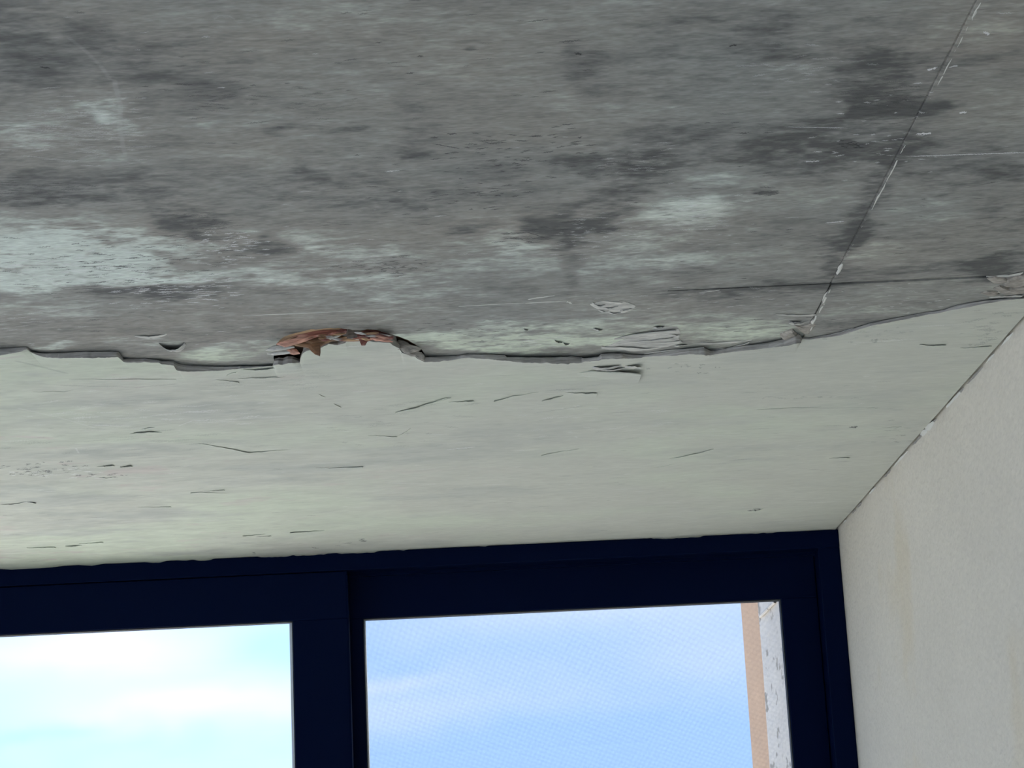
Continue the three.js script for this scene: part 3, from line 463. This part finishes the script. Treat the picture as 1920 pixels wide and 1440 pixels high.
plate('wood_flake', [[1106, 570], [1120, 566], [1138, 563], [1160, 563], [1176, 566], [1192, 573], [1186, 580], [1170, 586], [1152, 588], [1136, 586], [1122, 580], [1112, 575]], 0, 0.0007, M.flake, { level: YS, label: 'pale lifted veneer with splits' });
plate('wood_flake', [[1126, 654], [1150, 644], [1180, 632], [1215, 622], [1250, 613], [1270, 612], [1276, 624], [1272, 634], [1280, 642], [1250, 650], [1210, 655], [1160, 657]], 0, 0.0008, M.flake, { level: YS, label: 'pale splintered veneer above the torn edge' });
{
  const r = lcg(12);
  for (let k = 0; k < 26; k++) {
    const t = r(), cx = lerp(545, 745, t), top = along(HOLE.map(([x, y]) => ({ x, y })), cx, 'y'), cy = top + 5 + r() * 17 * (1 - 0.5 * Math.abs(t - 0.4)), L = 7 + 16 * r(), h = 1 + 1.8 * r(), sl = (r() - 0.35) * -0.25 + (t - 0.45) * 0.45;
    plate('wood_splinter', [[cx - L, cy - L * sl], [cx - L * 0.4, cy - L * sl * 0.4 - h], [cx + L * 0.4, cy + L * sl * 0.4 - h * 0.8], [cx + L, cy + L * sl], [cx + L * 0.3, cy + L * sl * 0.3 + h], [cx - L * 0.5, cy - L * sl * 0.5 + h * 0.7]], 1.232 - 0.016 * r(), 0.002, [M.brown, M.red, M.flake, M.torn, M.brown, M.darkRed][Math.floor(r() * 6)]);
  }
}
// seam between the boards: flush filler, painted over like the boards, and ridges of paler filler
mesh('seam_filler', boardUV(box(-2.5, 0.155, YS + 0.0001, YS + 0.004, SEAM_Z - 0.0014, SEAM_Z + 0.0014)), M.wood, ceiling);
mesh('seam_filler', boardUV(box(SEAM_X - 0.0006, SEAM_X + 0.0006, YS + 0.0008, YS + 0.004, SEAM_Z + 0.0014, 4.6)), M.wood, ceiling);
mesh('seam_filler', boardUV(box(SEAM_X - 0.0006, SEAM_X + 0.0006, YS + 0.0008, YS + 0.004, 1.13, SEAM_Z - 0.0014)), M.wood, ceiling);
function ridge(a, b, wid, high, seed, level = YS) {
  const A = onLevel(...a, level), B = onLevel(...b, level), n = 14, rows = [[], [], [], []], dir = B.clone().sub(A), nor = new THREE.Vector3(-dir.z, 0, dir.x).normalize();
  for (let k = 0; k <= n; k++) {
    const t = k / n, p = A.clone().lerp(B, t), w = wid * (0.25 + 0.9 * fbm(seed + t * 6, 4, 3)) * Math.pow(Math.sin(Math.PI * clamp(t, 0.03, 0.97)), 0.4), off = (fbm(seed + t * 5, 40, 2) - 0.5) * wid * 0.4;
    [[-1, 0], [-0.4, 1], [0.5, 0.9], [1, 0]].forEach(([s, h], r) => { const q = p.clone().addScaledVector(nor, s * w * 0.5 + off); q.y = level + 0.0004 - h * high * (0.5 + 0.7 * fbm(seed + t * 12, r, 2)); rows[r].push(q); });
  }
  return gridGeo(rows);
}
for (const [a, b, w, h] of [
  [[1838, 5], [1822, 38], 0.0022, 0.0007], [[1815, 50], [1790, 98], 0.0014, 0.0005], [[1785, 110], [1758, 160], 0.0016, 0.0006], [[1756, 165], [1738, 195], 0.0012, 0.0004], [[1697, 272], [1688, 288], 0.0016, 0.0006], [[1683, 300], [1662, 340], 0.0020, 0.0008], [[1661, 342], [1634, 393], 0.0018, 0.0008], [[1624, 410], [1606, 448], 0.0012, 0.0004], [[1600, 458], [1582, 490], 0.0010, 0.0004], [[1580, 494], [1570, 514], 0.0040, 0.0012], [[1557, 540], [1537, 585], 0.0060, 0.0014], [[1530, 590], [1518, 622], 0.0050, 0.0018],
]) mesh('seam_filler', ridge(a, b, w * (a[1] < 500 ? 1.5 : 1), h, a[0] * 0.13), M.filler, ceiling, 'thin pale ridge of filler along the seam');
for (const [a, b, w, h] of [
  [[-20, 611], [120, 606], 0.0030, 0.0004], [[150, 604], [420, 594], 0.0026, 0.0003], [[455, 592], [640, 584], 0.0030, 0.0008], [[640, 584], [760, 579], 0.0028, 0.0006], [[770, 579], [860, 575], 0.0026, 0.0004], [[860, 574], [985, 568], 0.0032, 0.0008], [[985, 568], [1062, 564.5], 0.0034, 0.0009], [[1062, 565], [1072, 569], 0.0050, 0.0008], [[990, 561], [1040, 554], 0.0034, 0.0010], [[1060, 565], [1240, 555], 0.0030, 0.0003], [[1310, 549], [1350, 544], 0.0040, 0.0006], [[1845, 521], [1890, 516], 0.0060, 0.0012],
]) mesh('seam_filler', ridge(a, b, w, h, a[0] * 0.17 + 3), M.filler, ceiling);
plate('filler_lump', [[1488, 608], [1500, 611], [1512, 609], [1524, 604], [1530, 608], [1524, 618], [1516, 626], [1508, 626], [1500, 619]], 0, 0.0012, M.crumb, { level: YS, label: 'pale lump of filler where the seam meets the torn edge' });
plate('filler_lump', [[1462, 626], [1474, 620], [1486, 616], [1494, 624], [1500, 636], [1492, 640], [1478, 638], [1468, 634]], 0, 0.0030, M.crumb, { level: YS });
for (const [o, d] of [
  [[[1850, 521], [1866, 519], [1884, 521], [1894, 526], [1880, 531], [1862, 530]], 0.0014], [[[1878, 530], [1890, 522], [1906, 517], [1928, 514], [1934, 524], [1918, 534], [1900, 537], [1886, 536]], 0.0026],
  [[[1862, 540], [1874, 535], [1890, 539], [1912, 537], [1930, 536], [1928, 546], [1904, 550], [1880, 549]], 0.0022], [[[1838, 549], [1850, 545], [1866, 546], [1874, 551], [1856, 555]], 0.0012],
]) plate('filler_lump', o, 0, d, M.crumb, { level: YS - 0.0008, label: 'crumbled plaster in the corner of the cream wall' });

// broken plaster along the corner of ceiling and right wall
{
  const bits = [], r = lcg(31);
  for (let z = 0.05; z < 1.2;) { const L = 0.02 + 0.07 * r() * r() + 0.01; bits.push([z, L, r() < 0.45 ? 1 : 0]); z += L + 0.012 + 0.05 * r(); }
  bits.push([0.655, 0.035, 1], [0.68, 0.05, 1], [0.80, 0.09, 1]);
  for (const [z, L, k] of bits) {
    const rows = [[], [], [], []], n = 12;
    for (let i = 0; i <= n; i++) {
      const t = i / n, w = (0.0006 + 0.0042 * fbm(z * 90 + t * 5, 2, 3) * (z > 0.65 && z < 0.70 ? 1.8 : 0.55)) * Math.pow(Math.sin(Math.PI * clamp(t, 0.04, 0.96)), 0.6), zz = z + t * L;
      [[w, 0.0002], [w * 0.5, -w * 0.25], [w * 0.12, -w * 0.5], [-0.0002, -w * 0.9]].forEach(([dx, dy], r) => rows[r].push(new THREE.Vector3(XW - dx, CY + 0.0002 + dy + (fbm(zz * 300, r, 2) - 0.5) * 0.0008, zz)));
    }
    mesh('corner_filler', gridGeo(rows), k ? M.filler : M.torn, ceiling);
  }
}

// ---------------------------------------------------------------- the window: dark sliding door with two sashes
const win = S('window_1', 'dark navy framed sliding window under the ceiling'); win.userData.category = 'window';
const WX0 = -1.78;
mesh('frame_head', box(WX0, XW - 0.0004, 2.373, 2.4, -0.085, 0, 0.0015), M.frame, win);
mesh('frame_head_track', box(WX0, 0.472, 2.368, 2.4, -0.046, -0.036), M.frame, win);
mesh('frame_jamb', box(0.472, XW - 0.0004, 0.02, 2.374, -0.085, -0.002, 0.0015), M.frame, win);
mesh('frame_jamb', box(WX0, WX0 + 0.035, 0.02, 2.374, -0.085, -0.002, 0.0015), M.frame, win);
mesh('frame_sill', box(WX0, XW - 0.0004, 0, 0.03, -0.085, 0, 0.0015), M.frame, win);
function sash(x0, x1, zf, px0, px1, top, label) {          // outer edges, front plane, pane edges, pane top
  const s = new THREE.Group(); s.name = numbered('sash'); s.userData.label = label; win.add(s);
  const zb = zf - 0.032, r = 0.0022;
  mesh('top_rail', box(x0, x1, top, 2.3725, zb, zf, r), M.frame, s);
  mesh('bottom_rail', box(x0, x1, 0.031, 0.12, zb, zf, r), M.frame, s);
  mesh('stile', box(x0, px0, 0.119, top + 0.001, zb, zf, r), M.frame, s);
  mesh('stile', box(px1, x1, 0.119, top + 0.001, zb, zf, r), M.frame, s);
  const zg = zf - 0.016;
  mesh('pane', box(px0 - 0.004, px1 + 0.004, 0.116, top + 0.004, zg - 0.0004, zg), M.glass, s, 'clear glass pane');
  const g = [box(px0 - 0.001, px0 + 0.0012, 0.118, top, zg, zf - 0.003), box(px1 - 0.0012, px1 + 0.001, 0.118, top, zg, zf - 0.003), box(px0, px1, top - 0.0012, top + 0.001, zg, zf - 0.003)];
  mesh('gasket', mergeGeometries(g), M.gasket, s);
  return s;
}
const s1 = sash(-1.02, -0.2374, -0.003, -0.955, -0.3206, 2.3008, 'sash in the front track with a bare clear pane');
const s2 = sash(-0.262, 0.4715, -0.042, -0.2183, 0.4162, 2.3046, 'sash in the rear track before the insect screen');
mesh('spacer_bar', box(-0.3275, -0.3238, 0.12, 2.3005, -0.033, -0.023), M.spacer, s1, 'thin light grey bar along the pane edge');
mesh('spacer_bar', box(-0.2176, -0.2160, 0.12, 2.304, -0.072, -0.062), M.spacer, s2);
const s3 = sash(-1.7445, -0.996, -0.042, -1.70, -1.04, 2.3046, 'far sash in the rear track beyond the front sash');
mesh('stile_edge_strip', box(-0.2384, -0.2366, 0.12, 2.366, -0.020, -0.0018, 0.0005), M.frame, s1);

// the glazed openings in the left and back walls (out of view; daylight comes in through them)
{
  const w2 = S('window_2', 'wide glazed door in the wall opposite the cream wall'); w2.userData.category = 'window';
  for (const z of [0.9, 2.07, 3.27, 4.44]) mesh('stile', box(-2.66, -2.6, 0, 2.3, z, z + 0.06), M.frame, w2);
  mesh('rail', box(-2.66, -2.6, 2.24, 2.3, 0.96, 4.44), M.frame, w2); mesh('rail', box(-2.66, -2.6, 0, 0.06, 0.96, 4.44), M.frame, w2);
  for (const z of [0.96, 2.13, 3.33]) mesh('pane', box(-2.6302, -2.6298, 0.06, 2.24, z, z + 1.11), M.glass, w2);
  const w3 = S('window_3', 'wide glazed door in the wall facing the dark window'); w3.userData.category = 'window';
  for (const x of [-2.2, -1.03, 0.14]) mesh('stile', box(x, x + 0.06, 0, 2.3, 4.65, 4.71), M.frame, w3);
  mesh('rail', box(-2.14, 0.14, 2.24, 2.3, 4.65, 4.71), M.frame, w3); mesh('rail', box(-2.14, 0.14, 0, 0.06, 4.65, 4.71), M.frame, w3);
  for (const x of [-2.14, -0.97]) mesh('pane', box(x, x + 1.11, 0.06, 2.24, 4.6798, 4.6802), M.glass, w3);
}
// ---------------------------------------------------------------- front wall beside the window (out of view) and the reveal outside
const wf = mesh('wall_front', box(-2.55, WX0, 0, 2.44, -0.088, 0), M.plain); wf.userData = { kind: 'structure', label: 'plain plastered wall beside the far sash', category: 'wall' };
const reveal = S('wall_outside', 'outer wall return seen through the right pane, white plaster and tan paint'); reveal.userData.category = 'wall';
const plasterMap = noiseMap(1024, (u, v, o) => {
  const n = fbm(u * 6, v * 14, 4) - 0.5, sc = sstep(0.15, 0.24, fbm(u * 34 + 7, v * 60 + 3, 4, 0.6) - 0.5 + (fbm(u * 4 + 1, v * 5, 2) - 0.5) * 0.3), f = fbm(u * 120, v * 160, 2) - 0.5;
  const k = (1 + n * 0.08 + f * 0.06); o[0] = lerp(240, 178, sc) * k; o[1] = lerp(230, 168, sc) * k; o[2] = lerp(216, 154, sc) * k;
}, true);
const tanMap = noiseMap(512, (u, v, o) => { const n = fbm(u * 5, v * 9, 4) - 0.5, f = fbm(u * 90, v * 90, 2) - 0.5, k = 1 + n * 0.08 + f * 0.05; o[0] = 230 * k; o[1] = 188 * k; o[2] = 150 * k; }, true);
const plasterBump = noiseMap(512, (u, v, o) => { o[0] = o[1] = o[2] = 128 + (fbm(u * 30, v * 60, 4, 0.6) - 0.5) * 200; }, false);
M.plaster = std({ map: plasterMap, bumpMap: plasterBump, bumpScale: 0.004 });
M.tan = std({ map: tanMap });
{
  const X = 0.42, e = [];
  const rows = [];                                          // plaster with an uneven outer border
  for (let j = 0; j <= 60; j++) { const y = 0 + 2.9 * j / 60, zo = -0.345 + (fbm(y * 14, 3, 4, 0.6) - 0.5) * 0.018; rows.push([new THREE.Vector3(X + 0.02, y, zo - 0.002), new THREE.Vector3(X - 0.001, y, zo), new THREE.Vector3(X - 0.003 - 0.002 * fbm(y * 20, 1, 2), y, zo + 0.012), new THREE.Vector3(X, y, zo + 0.05), new THREE.Vector3(X, y, -0.09)]); }
  mesh('plaster_coat', planar(gridGeo(rows), 'z', 'y', [-0.5, 0.5], [1.4, 2.4]), M.plaster, reveal, 'chipped white plaster reveal');
  mesh('painted_pier', planar(box(X + 0.003, 0.9, -0.1, 2.9, -0.645, -0.092, 0.012), 'z', 'y', [-0.6, 0], [1.8, 2.4]), M.tan, reveal, 'tan painted outer corner');
  const a = [];                                             // slanting trowel ridge at the top of the plaster
  const pt = (px, py) => { const d = ray(px, py), k = (X - 0.003 - camera.position.x) / d.x; return d.multiplyScalar(k).add(camera.position); };
  const p0 = pt(1425, 1157), p1 = pt(1453, 1128), c = new THREE.CatmullRomCurve3([p0, p0.clone().lerp(p1, 0.5), p1]);
  mesh('trowel_ridge', planar(new THREE.TubeGeometry(c, 12, 0.0026, 6), 'z', 'y', [-0.5, 0.5], [1.4, 2.4]), M.plaster, reveal);
}

// ---------------------------------------------------------------- insect screen on the outside of the right sash
{
  const t = root('insect_screen', 'fine grey insect screen stretched outside the right sash', 'screen');
  const x0 = -0.24, x1 = 0.418, y0 = 0.05, y1 = 2.36, z = -0.081, v = [], h = [];
  mesh('screen_frame', mergeGeometries([box(x0 - 0.02, x0, y0 - 0.02, y1 + 0.008, z - 0.004, z + 0.004), box(x1, x1 + 0.002, y0 - 0.02, y1 + 0.008, z - 0.004, z + 0.004), box(x0, x1, y1, y1 + 0.008, z - 0.004, z + 0.004), box(x0, x1, y0 - 0.02, y0, z - 0.004, z + 0.004)]), M.frame, t);
  const wire = (ax, bx, ay, by) => { const g = new THREE.BufferGeometry(); g.setAttribute('position', new THREE.Float32BufferAttribute([ax, ay, z, bx, ay, z, bx, by, z, ax, by, z], 3)); g.setIndex([0, 1, 2, 0, 2, 3]); return g; };
  const P = 0.0009, W = 0.00019;
  for (let x = x0; x < x1; x += P) v.push(wire(x, x + W, y0, y1));
  for (let y = y0; y < y1; y += P) h.push(wire(x0, x1, y, y + W));
  const g = mergeGeometries([...v, ...h]); g.computeVertexNormals();
  const m = mesh('screen_mesh', g, M.wire, t, 'woven grey wires'); m.userData.kind = 'stuff';
}

renderer.render(scene, camera);
